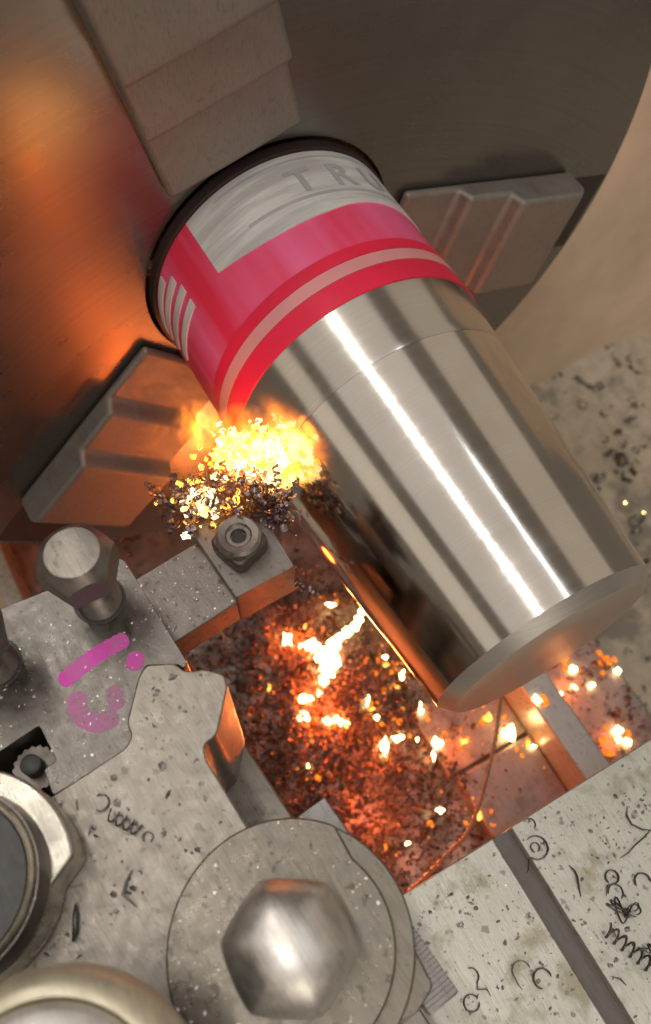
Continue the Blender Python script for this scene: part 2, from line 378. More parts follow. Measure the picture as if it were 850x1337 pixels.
# lathe bed: floor of the casting, cross web, front and rear ways
bed = thing('lathe_bed', 'iron lathe bed with two pale ways under the chuck', 'lathe bed', (-20, -5, -44))
bm = bmesh.new(); NX, NY = 70, 60; g = [[None]*(NY+1) for _ in range(NX+1)]
def pile(x, y):
    """height of the chip heap between the ways"""
    h = -25.9+2.1*math.exp(-((x+14)/6.5)**2-((y+4.5)/5.5)**2)+1.0*math.exp(-((x+7)/4)**2-((y+6)/4)**2)
    return h+0.28*math.sin(1.7*x+.6*y)*math.sin(1.3*y-.4*x)
for i in range(NX+1):
    for j in range(NY+1):
        x = -60+62*i/NX; y = -17.6+23.3*j/NY; g[i][j] = bm.verts.new((x, y, pile(x, y) if y < 5 else -26.2))
for i in range(NX):
    for j in range(NY): bm.faces.new((g[i][j], g[i+1][j], g[i+1][j+1], g[i][j+1]))
part('bed_floor', bm, 'bed', bed)
part('rear_way', box(-60, 14, 5.75, 7.55, -30, -21), 'way', bed, bevel=0.12)
part('front_way', box(-60, 14, -18.6, -17.55, -30, -21), 'way', bed, bevel=0.12)
part('rear_ledge', box(-60, 14, 7.55, 14.6, -43.5, -28), 'bed', bed, bevel=0.25)
part('cross_web', box(-4.85, 6, .4, 5.7, -27, -24.6), 'bed', bed, bevel=0.1)
part('cross_web', box(-9.5, -5.05, .1, 5.7, -27, -24.75), 'bed', bed, bevel=0.1)

# ================================================================== CHUCK
XC, RC = -25.3, 20.85
chuck = thing('lathe_chuck', 'large round steel three jaw chuck filling the top of the picture', 'chuck', (XC-8, 0, -RC))
body = part('chuck_body', lathe([(XC-8.5, 0), (XC-8.5, RC-1.5), (XC-7, RC), (XC-0.35, RC), (XC, RC-0.35), (XC, 5.9), (XC-3, 5.85), (XC-3, 0)], 'X', n=160), 'chuck', chuck, ang=25)
part('spindle_nose', lathe([(XC-9.8, 0), (XC-9.8, 9), (XC-8.4, 9), (XC-8.4, 0)], 'X'), 'jaw', chuck)
def radial(bm, deg):
    R = Matrix.Rotation(math.radians(deg), 3, 'X')
    for v in bm.verts: v.co = R @ v.co
    return bm
for q in range(3):
    a = -18+120*q
    # jaw guide seen as a dark slot, jaw in three steps that rise outwards, screw at the rim
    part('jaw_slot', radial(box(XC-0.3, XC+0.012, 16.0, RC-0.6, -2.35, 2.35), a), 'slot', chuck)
    bm = bmesh.new()
    prof = [(6.15, 0.0), (6.15, 0.45), (9.2, 0.45), (9.5, 1.15), (12.0, 1.15), (12.3, 1.9), (16.4, 1.9), (17.0, 1.4), (17.0, 0.0)]
    A = [bm.verts.new((XC+0.03+h, r, -2.9)) for r, h in prof]; B = [bm.verts.new((XC+0.03+h, r, 2.9)) for r, h in prof]
    bm.faces.new(A); bm.faces.new(B[::-1])
    for i in range(len(prof)):
        j = (i+1) % len(prof); bm.faces.new((A[i], A[j], B[j], B[i]))
    bmesh.ops.recalc_face_normals(bm, faces=bm.faces)
    part('jaw', radial(bm, a), 'jaw', chuck, bevel=0.28, seg=4)

# ================================================================== WORKPIECE
wp = thing('workpiece', 'shiny tapered steel bar with a pink tape sleeve, held in the chuck', 'workpiece', (-14, 0, -5.5))
RT = lambda x: 3.843-0.0953*x
part('turned_taper', lathe([(-14.95, 3.0), (-14.95, RT(-14.95))]+[(x, RT(x)) for x in np.linspace(-14.6, -5.05, 24)]+[(-5.05, 3.0)], 'X', n=192), 'bar', wp, ang=30)
part('uncut_band', lathe([(-19.0, 3.0), (-19.0, 5.4), (-17.5, 5.45), (-17.45, RT(-17.45)+.012)]+[(x, RT(x)+.012) for x in np.linspace(-17.2, -15.05, 8)]+[(-14.96, RT(-14.96)-.002), (-14.96, 3.0)], 'X', n=192), 'skin', wp, ang=40)
part('end_face', lathe([(-5.06, 3.0), (-5.05, RT(-5.05)-0.004), (-4.62, RT(-4.6)-0.42), (-4.6, RT(-4.6)-0.5), (-4.63, 1.2), (-4.63, 0)], 'X', n=160), 'endface', wp, ang=25)
slv = part('tape_sleeve', lathe([(-25.1, 5.0), (-25.1, 5.56), (-17.5, 5.53), (-17.42, 5.5), (-17.42, 5.3)], 'X', n=160), 'pink', wp, ang=20)
part('sleeve_rim', lathe([(-25.28, 4.8), (-25.28, 5.74), (-24.85, 5.72), (-24.8, 5.5), (-24.8, 4.8)], 'X', n=160), 'rim', slv, ang=30)
part('red_stripe', shell(-19.55, -19.0, 0, 360, 5.5, 5.572, 1, 120), 'red', slv)
part('pale_stripe', shell(-18.97, -18.42, 0, 360, 5.5, 5.585, 1, 120), 'pale', slv)
part('red_stripe', shell(-18.39, -17.46, 0, 360, 5.5, 5.572, 1, 120), 'red', slv)
lab = part('white_label', shell(-24.78, lambda v: -21.35-0.95*max(0, (v-.55)/.45)**1.5-0.35*math.sin(v*5), 18, 132, 5.4, 5.60, 4, 40), 'white', slv)
part('grey_line', shell(-24.5, lambda v: -24.38, 20, 118, 5.5, 5.612, 1, 40), 'grey', lab)
part('grey_line', shell(lambda v: -22.35-.2*v, lambda v: -22.18-.2*v, 22, 112, 5.5, 5.612, 1, 40), 'grey', lab)
def bent_text(txt, size, xc, th0):
    cu = bpy.data.curves.new('print', 'FONT'); cu.body = txt; cu.size = size; cu.align_x = 'CENTER'; cu.resolution_u = 3; cu.offset = size*0.02
    to = bpy.data.objects.new('print', cu); COL.objects.link(to); bpy.context.view_layer.update()
    me = bpy.data.meshes.new_from_object(to.evaluated_get(bpy.context.evaluated_depsgraph_get()))
    bpy.data.objects.remove(to); bm = bmesh.new(); bm.from_mesh(me); bpy.data.meshes.remove(me)
    bmesh.ops.triangulate(bm, faces=bm.faces); bmesh.ops.subdivide_edges(bm, edges=bm.edges, cuts=1)
    for v in bm.verts:
        th = math.radians(th0)-v.co.x/5.6; x = xc-v.co.y
        v.co = Vector((x, 5.625*math.cos(th), 5.625*math.sin(th)))
    return bm
for k, ch in enumerate('TRU'):
    part('letter', bent_text(ch, 1.75, -22.7, 84-18*k), 'grey', lab)
for k, (x0, ta, tb) in enumerate([(-24.72, 158, 187), (-24.05, 152, 184), (-23.3, 150, 182), (-22.5, 150, 180)]):
    part('white_bar', shell(lambda v, x0=x0: x0+0.15*v, lambda v, x0=x0: x0+0.42+0.1*v, ta, tb, 5.4, 5.6, 1, 16), 'white', slv)

# ================================================================== TOOL POST (frame turned 6 degrees)
def rounded(poly, r=0.15, n=4):
    out = []; L = len(poly)
    for i in range(L):
        p0, p1, p2 = Vector(poly[i-1]), Vector(poly[i]), Vector(poly[(i+1) % L])
        a = (p0-p1); b = (p2-p1); rr = min(r, a.length*.45, b.length*.45); a = p1+a.normalized()*rr; b = p1+b.normalized()*rr
        for k in range(n+1):
            t = k/n; q = a*(1-t)**2+p1*2*t*(1-t)+b*t*t; out.append((q.x, q.y))
    return out
# compound slide under the post
comp = thing('compound_slide', 'flat grey slide under the tool post beside the chip heap', 'machine slide', (-3, -2, -12), TP)
part('slide_top', prism(rounded([(-13.5, -14), (9, -14), (9, 2.29), (-9.2, 2.29), (-13.5, 2.29)], .2), -6.5, -3), 'post', comp, bevel=0.08)
part('slide_base', box(-13, 9, -14, 1.9, -21, -6.6), 'bed', comp, bevel=0.1)
# dovetail post
Tp = [(-8.71, .73), (-8.26, 1.45), (-7.9, 1.55), (-7.72, 1.80), (-7.62, 2.05), (-7.13, 2.47), (-6.75, 2.34), (-5.74, 1.33), (-5.74, .9), (-5.38, .73), (-3.2, .69), (3.4, .69), (3.4, -9), (-6.95, -9), (-6.95, -3.3), (-6.93, -.95), (-7.14, -.63), (-7.51, -.6), (-8.5, .35)]
post = thing('tool_post', 'pale grey speckled dovetail tool post block under the round washer', 'tool post', (-2, -2, -3), TP)
part('post_block', prism(rounded(Tp, .16), -2.99, 4.0), 'post', post, bevel=0.05, seg=3, ang=50)
# tool holder with the pink marks
Bp = [(-14.5, -5.5), (-12.95, -5.5), (-12.9, -2.3), (-12.5, -.2), (-12.55, 1.6), (-12.1, 1.9), (-8.05, 1.78), (-8.02, 1.56), (-8.28, 1.48), (-8.74, .73), (-8.53, .34), (-7.53, -.625), (-7.16, -.655), (-6.965, -.95), (-6.975, -3.24), (-7.76, -3.12), (-7.77, -2.71), (-8.95, -2.66), (-8.89, -5.5)]
Bp = Bp[1:]
ZB = 3.45
def sb(p): k = (29.17-ZB)/(29.17-3.9); return (.78+(p[0]-.78)*k, .25+(p[1]-.25)*k)
Bp = [sb(p) for p in Bp]
Bp = [(x+(.10 if -8.9 < x < -6.9 and -1.2 < y < 1.55 else 0), y+(.06 if -8.9 < x < -7.3 and -1.2 < y < 1.55 else 0)) for x, y in Bp]
hold = thing('tool_holder', 'grey steel tool holder plate with magenta marker strokes', 'tool holder', (-10.5, -1, -3), TP)
part('top_plate', prism(rounded(Bp, .10), 1.15, ZB), 'holder', hold, bevel=0.02, seg=2, ang=50)
part('floor_plate', prism([(-12.8, -5.4), (-12.5, 1.8), (-8.9, 1.7), (-8.9, -5.4)], -2.99, -0.62), 'holder', hold, bevel=0.05)
part('back_wall', prism([(-12.7, -5.3), (-12.6, -1.2), (-9.0, -1.2), (-9.0, -5.3)], -0.61, 1.14), 'holder', hold)
part('adjuster_bracket', box(-8.85, -7.85, -5.3, -3.95, -2.9, 1.1), 'black', hold, bevel=0.05)
# screw of the height adjuster: a ribbed thumb nut in the notch
thumb = thing('height_adjuster', 'small ribbed thumb screw in the dark notch of the holder', 'screw', (-8.32, -3.55, 1.1), TP)
bm = bmesh.new(); pts = []
for i in range(72):
    a = 2*PI*i/72; r = 0.62+(0.05 if i % 4 < 2 else 0); pts.append((-8.32+r*math.cos(a), -3.45+r*math.sin(a)))
part('ribbed_nut', prism(pts, 1.1, 2.75), 'bolt', thumb)
part('screw_stem', lathe([(2.7, 0.3), (3.3, 0.3), (3.35, 0.22), (3.35, 0)], 'Z', (-8.32, -3.45), 24), 'black', thumb)
# marker strokes on the plate
def stroke(path, wd, dz=.003, n=8):
    P = []; z = ZB+dz; path = [sb(p) for p in path]
    for i in range(len(path)-1):                       # Catmull-Rom through the points
        p = [Vector(path[max(0, min(len(path)-1, i+k))]) for k in (-1, 0, 1, 2)]
        for s in range(n):
            t = s/n; P.append(0.5*((2*p[1])+(p[2]-p[0])*t+(2*p[0]-5*p[1]+4*p[2]-p[3])*t*t+(3*p[1]-p[0]-3*p[2]+p[3])*t**3))
    P.append(Vector(path[-1])); L = []; R = []
    d0 = (P[0]-P[1]).normalized(); d1 = (P[-1]-P[-2]).normalized()
    for i, p in enumerate(P):
        t = (P[min(i+1, len(P)-1)]-P[max(i-1, 0)]).normalized(); nn = Vector((-t.y, t.x))
        k = wd*(1+0.08*math.sin(i*1.9)); L.append(p+nn*k); R.append(p-nn*k)
    cap1 = [P[-1]+d1*wd*.7*math.cos(a)-Vector((-d1.y, d1.x))*wd*math.sin(-a) for a in (0.9, 0.4, 0, -0.4, -0.9)]
    cap0 = [P[0]+d0*wd*.7*math.cos(a)-Vector((-d0.y, d0.x))*wd*math.sin(-a) for a in (0.9, 0.4, 0, -0.4, -0.9)]
    bm = bmesh.new(); vl = [bm.verts.new((q.x, q.y, z)) for q in L]; vr = [bm.verts.new((q.x, q.y, z)) for q in R]
    for i in range(len(P)-1): bm.faces.new((vr[i], vr[i+1], vl[i+1], vl[i]))
    for cap, a, b in ((cap1, vl[-1], vr[-1]), (cap0, vr[0], vl[0])):
        cv = [bm.verts.new((q.x, q.y, z)) for q in cap]; bm.faces.new([a]+cv+[b])
    bmesh.ops.recalc_face_normals(bm, faces=bm.faces)
    for f in bm.faces:
        if f.normal.z < 0: f.normal_flip()
    return bm
part('marker_stroke', stroke([(-9.72, -1.42), (-9.82, -.75), (-9.84, .03), (-9.8, .55)], .27), 'marker', hold)
part('marker_stroke', stroke([(-9.03, -1.42), (-8.55, -1.55), (-8.08, -1.3), (-7.93, -.85)], .29), 'marker_worn', hold)
part('marker_stroke', stroke([(-8.60, -.42), (-8.2, -.55)], .24, .006, 4), 'marker_worn', hold)
part('marker_stroke', stroke([(-9.12, .62), (-8.95, .45)], .26, .004, 4), 'marker', hold)

# clamping bolts
def hexa(cx, cy, R, rot=0): return [(cx+R*math.cos(rot+PI/3*i), cy+R*math.sin(rot+PI/3*i)) for i in range(6)]
def bolt(label, u, v, zt, rot, grp='clamping bolts of the tool holder'):
    b = thing('clamp_bolt', label, 'bolt', (u, v, 1.1), TP, grp)
    # head: hexagon with a chamfered round top
    bm = bmesh.new(); n = 48; R = 1.16
    def hexr(a, Rc):
        k = (a-rot) % (PI/3)-PI/6; return Rc*math.cos(PI/6)/math.cos(k)
    rings = []
    for z, f in ((zt-1.40, 0.97), (zt-1.33, 1.0), (zt-0.22, 1.0), (zt-0.0, None), (zt, 'c')):
        if f == 'c': rings.append([bm.verts.new((u, v, z))]); continue
        ring = []
        for i in range(n):
            a = 2*PI*i/n; r = hexr(a, R)*f if f else 0.78
            zz = z
            if f == 1.0 and z > zt-1: zz = z-0.22*max(0, (hexr(a, R)-0.98*R*math.cos(PI/6))/(R*0.14))
            ring.append(bm.verts.new((u+r*math.cos(a), v+r*math.sin(a), zz)))
        rings.append(ring)
    bm.faces.new(rings[0][::-1])
    for A, B in zip(rings, rings[1:]):
        for i in range(n):
            j = (i+1) % n
            bm.faces.new((A[i], A[j], B[0]) if len(B) == 1 else (A[i], A[j], B[j], B[i]))
    hd = part('bolt_head', bm, 'bolt', b, ang=25)
    part('lit_face', lathe([(zt+.004, .76), (zt+.012, .73), (zt+.014, 0)], 'Z', (u, v), 40), 'post', hd)  # paler disc puts the light on the head's top into its colour
    prof = [(1.12, 0.0), (1.12, .64)]; z = 1.2
    while z < zt-1.65: prof += [(z, .62), (z+.085, .71)]; z += .17
    prof += [(zt-1.42, .64), (zt-1.42, 0)]
    part('bolt_thread', lathe(prof, 'Z', (u, v), 32), 'bolt', b, ang=60)
    part('thread_hole', lathe([(ZB+.004, .60), (ZB+.012, .80), (ZB+.006, .82)], 'Z', (u, v), 40), 'black', b)
    return b
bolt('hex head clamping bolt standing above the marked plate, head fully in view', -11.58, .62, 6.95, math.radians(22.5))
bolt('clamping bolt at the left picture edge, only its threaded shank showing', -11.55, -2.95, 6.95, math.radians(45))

# cutting tool: shank, raised head with clamp nut, insert
tool = thing('cutting_tool', 'dark steel turning tool reaching from the holder to the bar', 'cutting tool', (-11.3, 4, -.6), TP)
part('shank', prism([(-12.72, -1.1), (-12.72, 4.6), (-9.95, 4.5), (-9.95, -1.1)], -.58, 1.0), 'tool', tool, bevel=0.05)
part('tool_head', prism(rounded([(-13.3, 4.5), (-13.0, 6.75), (-12.2, 6.95), (-9.72, 6.68), (-9.9, 4.42)], .08), -.56, 1.58), 'tool', tool, bevel=0.05)
ins = part('insert', prism([(-13.05, 6.2), (-13.15, 7.22), (-12.75, 7.28), (-11.9, 6.98), (-12.1, 6.2)], 1.05, 1.75), 'black', tool, bevel=0.04)
cn = thing('tool_clamp', 'rounded square clamp nut with a socket screw on the tool head', 'clamp', (-11.35, 5.55, 1.58), TP)
sq = [(-11.35+0.86*math.cos(math.radians(12+90*i+45))*1.25, 5.55+0.86*math.sin(math.radians(12+90*i+45))*1.25) for i in range(4)]
part('clamp_block', prism(rounded(sq, .35, 5), 1.60, 2.25), 'clampm', cn, bevel=0.12, seg=3)
cap = part('screw_head', lathe([(2.26, 0), (2.26, .78), (2.55, .78), (2.66, .68), (2.62, .46), (2.54, .40), (2.54, .28), (2.35, .26), (2.35, 0)], 'Z', (-11.35, 5.55), 40), 'tool', cn)
part('socket', prism(hexa(-11.35, 5.55, .26, .3), 2.356, 2.37), 'slot', cap)

# ridged bar and stop plate beside the washer
rb = thing('ridged_bar', 'small steel bar with fine ridges sticking out beyond the big washer', 'bar', (.3, 2.4, 2.4), TP)
part('bar_body', box(-2.68, 3.28, 1.98, 2.92, 2.4, 3.42), 'ridge', rb, bevel=0.04)
rid = box(0, .085, 2.0, 2.90, 3.40, 3.50); first = None
for k in range(19):
    u = .95+k*.12
    if first is None:
        for vv in rid.verts: vv.co.x += u
        first = part('ridge', rid, 'ridge', rb)
    else:
        c = first.copy(); COL.objects.link(c); c.parent = rb; c.location = first.location+Vector((k*.12, 0, 0))*S
part('bar_foot', box(-2.5, 3.1, .75, 2.7, -3.0, 2.39), 'holder', rb)
sp_ = thing('stop_plate', 'pale pointed plate corner showing under the round washer', 'plate', (1, 1, 4.02), TP)
part('plate', prism(rounded([(-1, -1), (-.5, 2.4), (1.0, 2.62), (2.72, 2.40), (2.95, 1.75), (2.3, -1)], .12), 4.02, 4.30), 'washer', sp_, bevel=0.04)
# washers and nut
lw = thing('round_washer', 'lower round steel washer peeping out under the stepped washer', 'washer', (0, 0, 4.31), TP)
part('disc', prism(circ(0, 0, 3.1, 96), 4.31, 4.58), 'washer', lw, bevel=0.05, ang=50)
uw = thing('stepped_washer', 'large oily steel washer with a stepped rim around the domed nut', 'washer', (0, 0, 4.6), TP)
pts = circ(0, 0, 3.08, 60, math.radians(124), math.radians(305), False)+circ(0, 0, 2.58, 50, math.radians(318), math.radians(360+108), False)
part('disc', prism(rounded(pts, .08, 2), 4.60, 4.98), 'washer', uw, bevel=0.05, ang=50)
nutt = thing('post_nut', 'big worn hexagonal nut with a domed shiny top', 'nut', (0, 0, 5.0), TP)
bm = bmesh.new(); n = 96; rings = []; rot = math.radians(112)
def hx(a, k): # soft hexagon
    q = (a-rot) % (PI/3)-PI/6; h = math.cos(PI/6)/math.cos(q); return 1+(h-1)*k - (0.03*k)*(abs(q)/(PI/6))**6
for z, r, k in ((5.0, 1.64, .85), (6.45, 1.64, .80), (6.8, 1.60, .72), (7.1, 1.50, .62), (7.38, 1.33, .50), (7.62, 1.06, .40), (7.78, .74, .3), (7.85, .42, .2), (7.875, .2, .1)):
    rings.append([bm.verts.new((r*hx(2*PI*i/n, k)*math.cos(2*PI*i/n), r*hx(2*PI*i/n, k)*math.sin(2*PI*i/n), z)) for i in range(n)])
rings.append([bm.verts.new((0, 0, 7.88))]); bm.faces.new(rings[0][::-1])
for A, B in zip(rings, rings[1:]):
    for i in range(n):
        j = (i+1) % n; bm.faces.new((A[i], A[j], B[0]) if len(B) == 1 else (A[i], A[j], B[j], B[i]))
part('nut_body', bm, 'nut', nutt, ang=60)

# cam collar at the left edge and handle hub at the bottom edge
cc = thing('cam_collar', 'round steel collar with a notched bright rim at the left edge', 'collar', (-6, -18.7, 4.02))
pts = circ(-6, -18.7, 2.92, 60, math.radians(76), math.radians(345), False)+circ(-6, -18.7, 2.36, 24, math.radians(350), math.radians(360+62), False)
part('flange', prism(rounded(pts, .1, 3), 4.02, 5.45), 'collar', cc, bevel=0.16, seg=3, ang=50)
part('step_ring', lathe([(5.46, 2.34), (5.9, 2.32), (6.25, 2.26), (6.26, 0)], 'Z', (-6, -18.7), 80), 'holder', cc)
part('bright_rim', lathe([(6.27, 2.22), (6.42, 2.18), (6.46, 2.12), (6.42, 2.05), (6.27, 2.02)], 'Z', (-6, -18.7), 80), 'collar', cc)
part('dark_cap', lathe([(6.28, 2.01), (6.34, 1.98), (6.38, 1.6), (6.4, 0)], 'Z', (-6, -18.7), 80), 'black', cc)
hb = thing('handle_hub', 'out of focus pale brass ringed hub at the bottom left corner', 'hub', (0, -17.3, 4.05))
part('stem', lathe([(4.05, 2.3), (8.8, 2.3), (8.8, 0)], 'Z', (0, -17.3), 64), 'black', hb)
part('ring', lathe([(8.81, 0), (8.81, 2.75), (9.3, 2.88), (9.9, 2.85), (10.25, 2.68), (10.4, 2.42), (10.4, 2.3), (10.1, 2.2)], 'Z', (0, -17.3), 96), 'brass', hb)
part('cap', lathe([(10.1, 2.24), (10.32, 2.22), (10.48, 2.05), (10.62, 1.4), (10.7, 0)], 'Z', (0, -17.3), 96), 'nut', hb)

# ================================================================== CROSS SLIDE TABLE (lower right)
tb = thing('slotted_table', 'pale steel machine table with a dark groove at the lower right', 'machine table', (5, 2, -20))
part('table_plate', box(-.63, 16, -11.5, -3.86, -9, -6), 'table', tb, bevel=0.05)
part('table_plate', box(-.63, 16, -3.02, 24, -9, -6), 'table', tb, bevel=0.05)
part('groove_floor', box(-.60, 16, -3.855, -3.025, -9, -6.55), 'groove', tb)
part('table_base', box(-.1, 16, -11, 23, -20, -9.01), 'bed', tb)

# ================================================================== SWARF
def on_disc(n, f):
    out = []
    while len(out) < n:
        p = f()
        if p is not None: out.append(np.array(p))
    return out
def inside(poly, x, y):
    c = False; j = len(poly)-1
    for i in range(len(poly)):
        if (poly[i][1] > y) != (poly[j][1] > y) and x < (poly[j][0]-poly[i][0])*(y-poly[i][1])/(poly[j][1]-poly[i][1])+poly[i][0]: c = not c
        j = i
    return c
def specks(name, label, n, f, size, mat, fr=TP, base=(0, 0, 4)):
    V = []; F = []
    for c in on_disc(n, f):                              # small bent flakes of three to six corners
        sz = size[0]+(size[1]-size[0])*rng.random()**2.2; k = rng.integers(4, 7); a0 = rng.random()*6.3; el = 0.35+0.65*rng.random()
        b = len(V); V.append(c+np.array((0, 0, sz*.28*rng.random())))
        for q in range(k):
            a = 2*PI*q/k; r = sz*.5*(.6+.7*rng.random()); x, y = r*math.cos(a), r*math.sin(a)*el
            V.append(c+np.array((x*math.cos(a0)-y*math.sin(a0), x*math.sin(a0)+y*math.cos(a0), sz*.22*rng.random()**2)))
        for q in range(k): F.append((b, b+1+q, b+1+(q+1) % k))
    o = soup(name, V, F, mat, None, base, fr); o.data.polygons.foreach_set('use_smooth', [False]*len(F)); props(o, label, 'swarf')
TC = [(random.uniform(-8.5, 0), random.uniform(-6, 2.3), random.uniform(.2, .9)) for _ in range(16)]
def fT():
    if random.random() < .6:
        c = random.choice(TC); u, v = random.gauss(c[0], c[2]), random.gauss(c[1], c[2])
    else: u, v = random.uniform(-8.7, 3.4), random.uniform(-7, 2.5)
    return (u, v, 4.012) if inside(Tp, u, v) and u*u+v*v > 10 else None
def fB():
    u, v = random.uniform(-12.8, -7.2), random.uniform(-4.5, 1.9)
    return (u, v, ZB+.012) if inside(Bp, u, v) and not inside(Tp, u, v) and (u+11.58)**2+(v-.62)**2 > 1.2 else None
def fW():
    a, r = random.uniform(0, 2*PI), 3.0*math.sqrt(random.random())
    if r < 1.8 or (r > 2.5 and not 2.2 < a < 5.3): return None
    return (r*math.cos(a), r*math.sin(a), 4.992)
def fS():
    u, v = random.uniform(-12.6, -10), random.uniform(1.9, 4.4); return (u, v, 1.012)
GC = [(random.uniform(-.3, 8), random.uniform(-10, 7), random.uniform(.25, 1.0)) for _ in range(34)]
def fG():
    if random.random() < .62:
        c = random.choice(GC); x, y = random.gauss(c[0], c[2]), random.gauss(c[1], c[2])
    else: x, y = random.uniform(-.5, 9), random.uniform(-10, 9)
    return (x, y, -5.988) if x > -.5 and (y < -4 or y > -2.9) else None
specks('post_swarf', 'fine dark chips sprinkled over the tool post block', 180, fT, (.04, .26), 'chipgrey')
specks('holder_swarf', 'tiny bright chips scattered on the marked holder plate', 260, fB, (.03, .13), 'nut')
specks('washer_swarf', 'small oily chips lying on the large stepped washer', 170, fW, (.03, .13), 'nut')
specks('shank_swarf', 'bright crumbs of swarf lying on the tool shank', 130, fS, (.03, .14), 'nut', TP, (0, 0, 1))
specks('table_swarf', 'fine dark crumbs strewn over the slotted table', 850, fG, (.03, .24), 'chipgrey', W, (5, 0, -6))
specks('table_glints', 'tiny bright metal crumbs on the slotted table', 900, fG, (.03, .10), 'nut', W, (5, 0, -6))

def curl_chip(label, loc, path, r=.04, grp=None, mat='chipdark', rz=0, name='curled_chip'):
    q = Matrix.Rotation(rz, 3, 'Z')
    P = [q @ Vector(p)+Vector(loc) for p in path]
    zmin = min(p.z for p in P)-r*1.3-loc[2]
    P = [p-Vector((0, 0, zmin)) for p in P]
    o = link(name, tube(P, r*.62, 6, flat=2.3), mat, None, base=loc); return props(o, label, 'metal chip', grp)
def arc(r, a0, a1, n=14, rise=0.05): return [(r*math.cos(math.radians(a0+(a1-a0)*i/n)), r*math.sin(math.radians(a0+(a1-a0)*i/n)), rise*i/n) for i in range(n+1)]
def spring(R, turns, length, n=16): return [(length*i/(turns*n)-length/2, R*math.cos(2*PI*i/n), R*math.sin(2*PI*i/n)) for i in range(int(turns*n)+1)]
def tangle(R, n, seed):
    rr = random.Random(seed); ph = [rr.uniform(0, 6) for _ in range(6)]
    return [(R*math.sin(.9*t+ph[0])*math.cos(.31*t+ph[1]), R*math.sin(.75*t+ph[2])*math.cos(.23*t+ph[3]), .35*R*(1+math.sin(.6*t+ph[4]))) for t in [i*.45 for i in range(n)]]
zt = -6.0; GT = 'curled dark chips on the slotted table'
curl_chip('small dark arc chip near the upper edge of the table', (-.35, -2.36, zt), arc(.22, 20, 190), .035, GT)
curl_chip('dark double loop chip hanging at the groove top end', (.45, -2.62, zt), arc(.42, 200, -60)+[(.2, -.5, .1), (.5, -.75, .1), (.55, -.9, .12)], .045, GT)
curl_chip('small ring chip inside the double loop by the groove', (.42, -2.66, zt), arc(.17, 0, 330), .035, GT)
curl_chip('dark straight chip with a forked end on the table', (2.1, -1.78, zt), [(-.55, -.15, 0), (-.3, -.1, .05), (-.1, -.12, .03), (.15, -.25, .05), (.55, -.42, 0)], .05, GT)
curl_chip('dark nine shaped curl in the middle of the table right part', (2.66, -.79, zt), arc(.24, 300, -20)+[(.15, -.35, .1), (.42, -.6, .05)], .05, GT)
curl_chip('dark half ring chip at the right picture edge', (3.35, .1, zt), arc(.3, 60, 270), .05, GT)
curl_chip('long thin hook chip near the table edge top right', (1.55, 1.2, zt), [(-.6, .1, 0), (-.35, -.15, .05), (0, -.2, .08), (.35, .05, .05), (.6, .45, 0)], .045, GT)
curl_chip('thin forked straight chip at the right picture edge', (2.4, .65, zt), [(-.1, -.75, 0), (-.1, -.4, .05), (-.2, 0, .06), (-.25, .5, .05), (-.35, 1.0, 0)], .045, GT)
curl_chip('tangled nest of fine dark wire chip on the table', (3.75, -1.1, zt), tangle(.5, 70, 4), .04, GT)
curl_chip('open hook chip standing off the tangled nest', (3.15, -1.0, zt), arc(.28, 10, 250), .04, GT)
curl_chip('dark coil spring shaped chip on the table', (4.9, -1.75, zt), spring(.24, 6.5, 2.1), .045, GT, rz=math.radians(20))
curl_chip('short dark chip below the coil spring chip', (5.45, -2.62, zt), [(-.2, -.2, 0), (0, 0, .05), (.28, .08, 0)], .05, GT)
curl_chip('crumpled dark chip above the coil spring end', (5.2, -1.15, zt), tangle(.28, 30, 9), .04, GT)
curl_chip('thick dark C shaped chip left of the groove', (4.1, -5.0, zt), arc(.32, 330, 70), .055, GT)
curl_chip('thin pale hook chip left of the groove', (3.55, -5.5, zt), arc(.33, 80, 280)+[(.3, -.35, .05), (.5, -.3, 0)], .035, GT, 'chipgrey')
curl_chip('dark S hook chip beside the ridged bar', (2.8, -7.15, zt), arc(.26, 170, 20)+[(.45, -.05, .1), (.6, .25, .1), (.85, .25, .05)], .045, GT)
curl_chip('small dark loop chip below the ridged bar', (3.5, -7.6, zt), arc(.27, 90, 430), .045, GT)
GP = 'dark chips on the tool post block'
curl_chip('broken ring chip on the tool post block', (-6.5, -14.95, 4.0), arc(.22, 190, -60), .035, GP)
curl_chip('short dark coil chip on the tool post block', (-5.68, -14.6, 4.0), spring(.15, 4, .95), .04, GP, rz=math.radians(35))
curl_chip('small grey ring beside the coil chip on the post', (-5.05, -14.2, 4.0), arc(.14, 0, 300), .035, GP, 'chipgrey')
curl_chip('wavy grey chip on the post between collar and washer', (-4.0, -15.25, 4.0), [(-.5, .35, 0), (-.3, .1, .06), (-.05, -.1, .08), (.15, 0, .06), (.4, .1, 0)], .05, GP, 'chipgrey')
curl_chip('fat dark chip lying next to the collar', (-4.1, -16.6, 4.0), [(-.35, .1, 0), (-.1, .0, .06), (.25, -.15, .05), (.45, -.3, 0)], .10, GP)
curl_chip('short dark sliver near the collar on the post', (-6.75, -15.55, 4.0), [(-.15, .05, 0), (.12, -.05, .02)], .05, GP)
curl_chip('tiny angled dark chip by the holder edge', (-7.1, -16.0, 4.0), [(-.15, 0, 0), (.05, -.05, .04), (.12, .12, 0)], .045, GP)

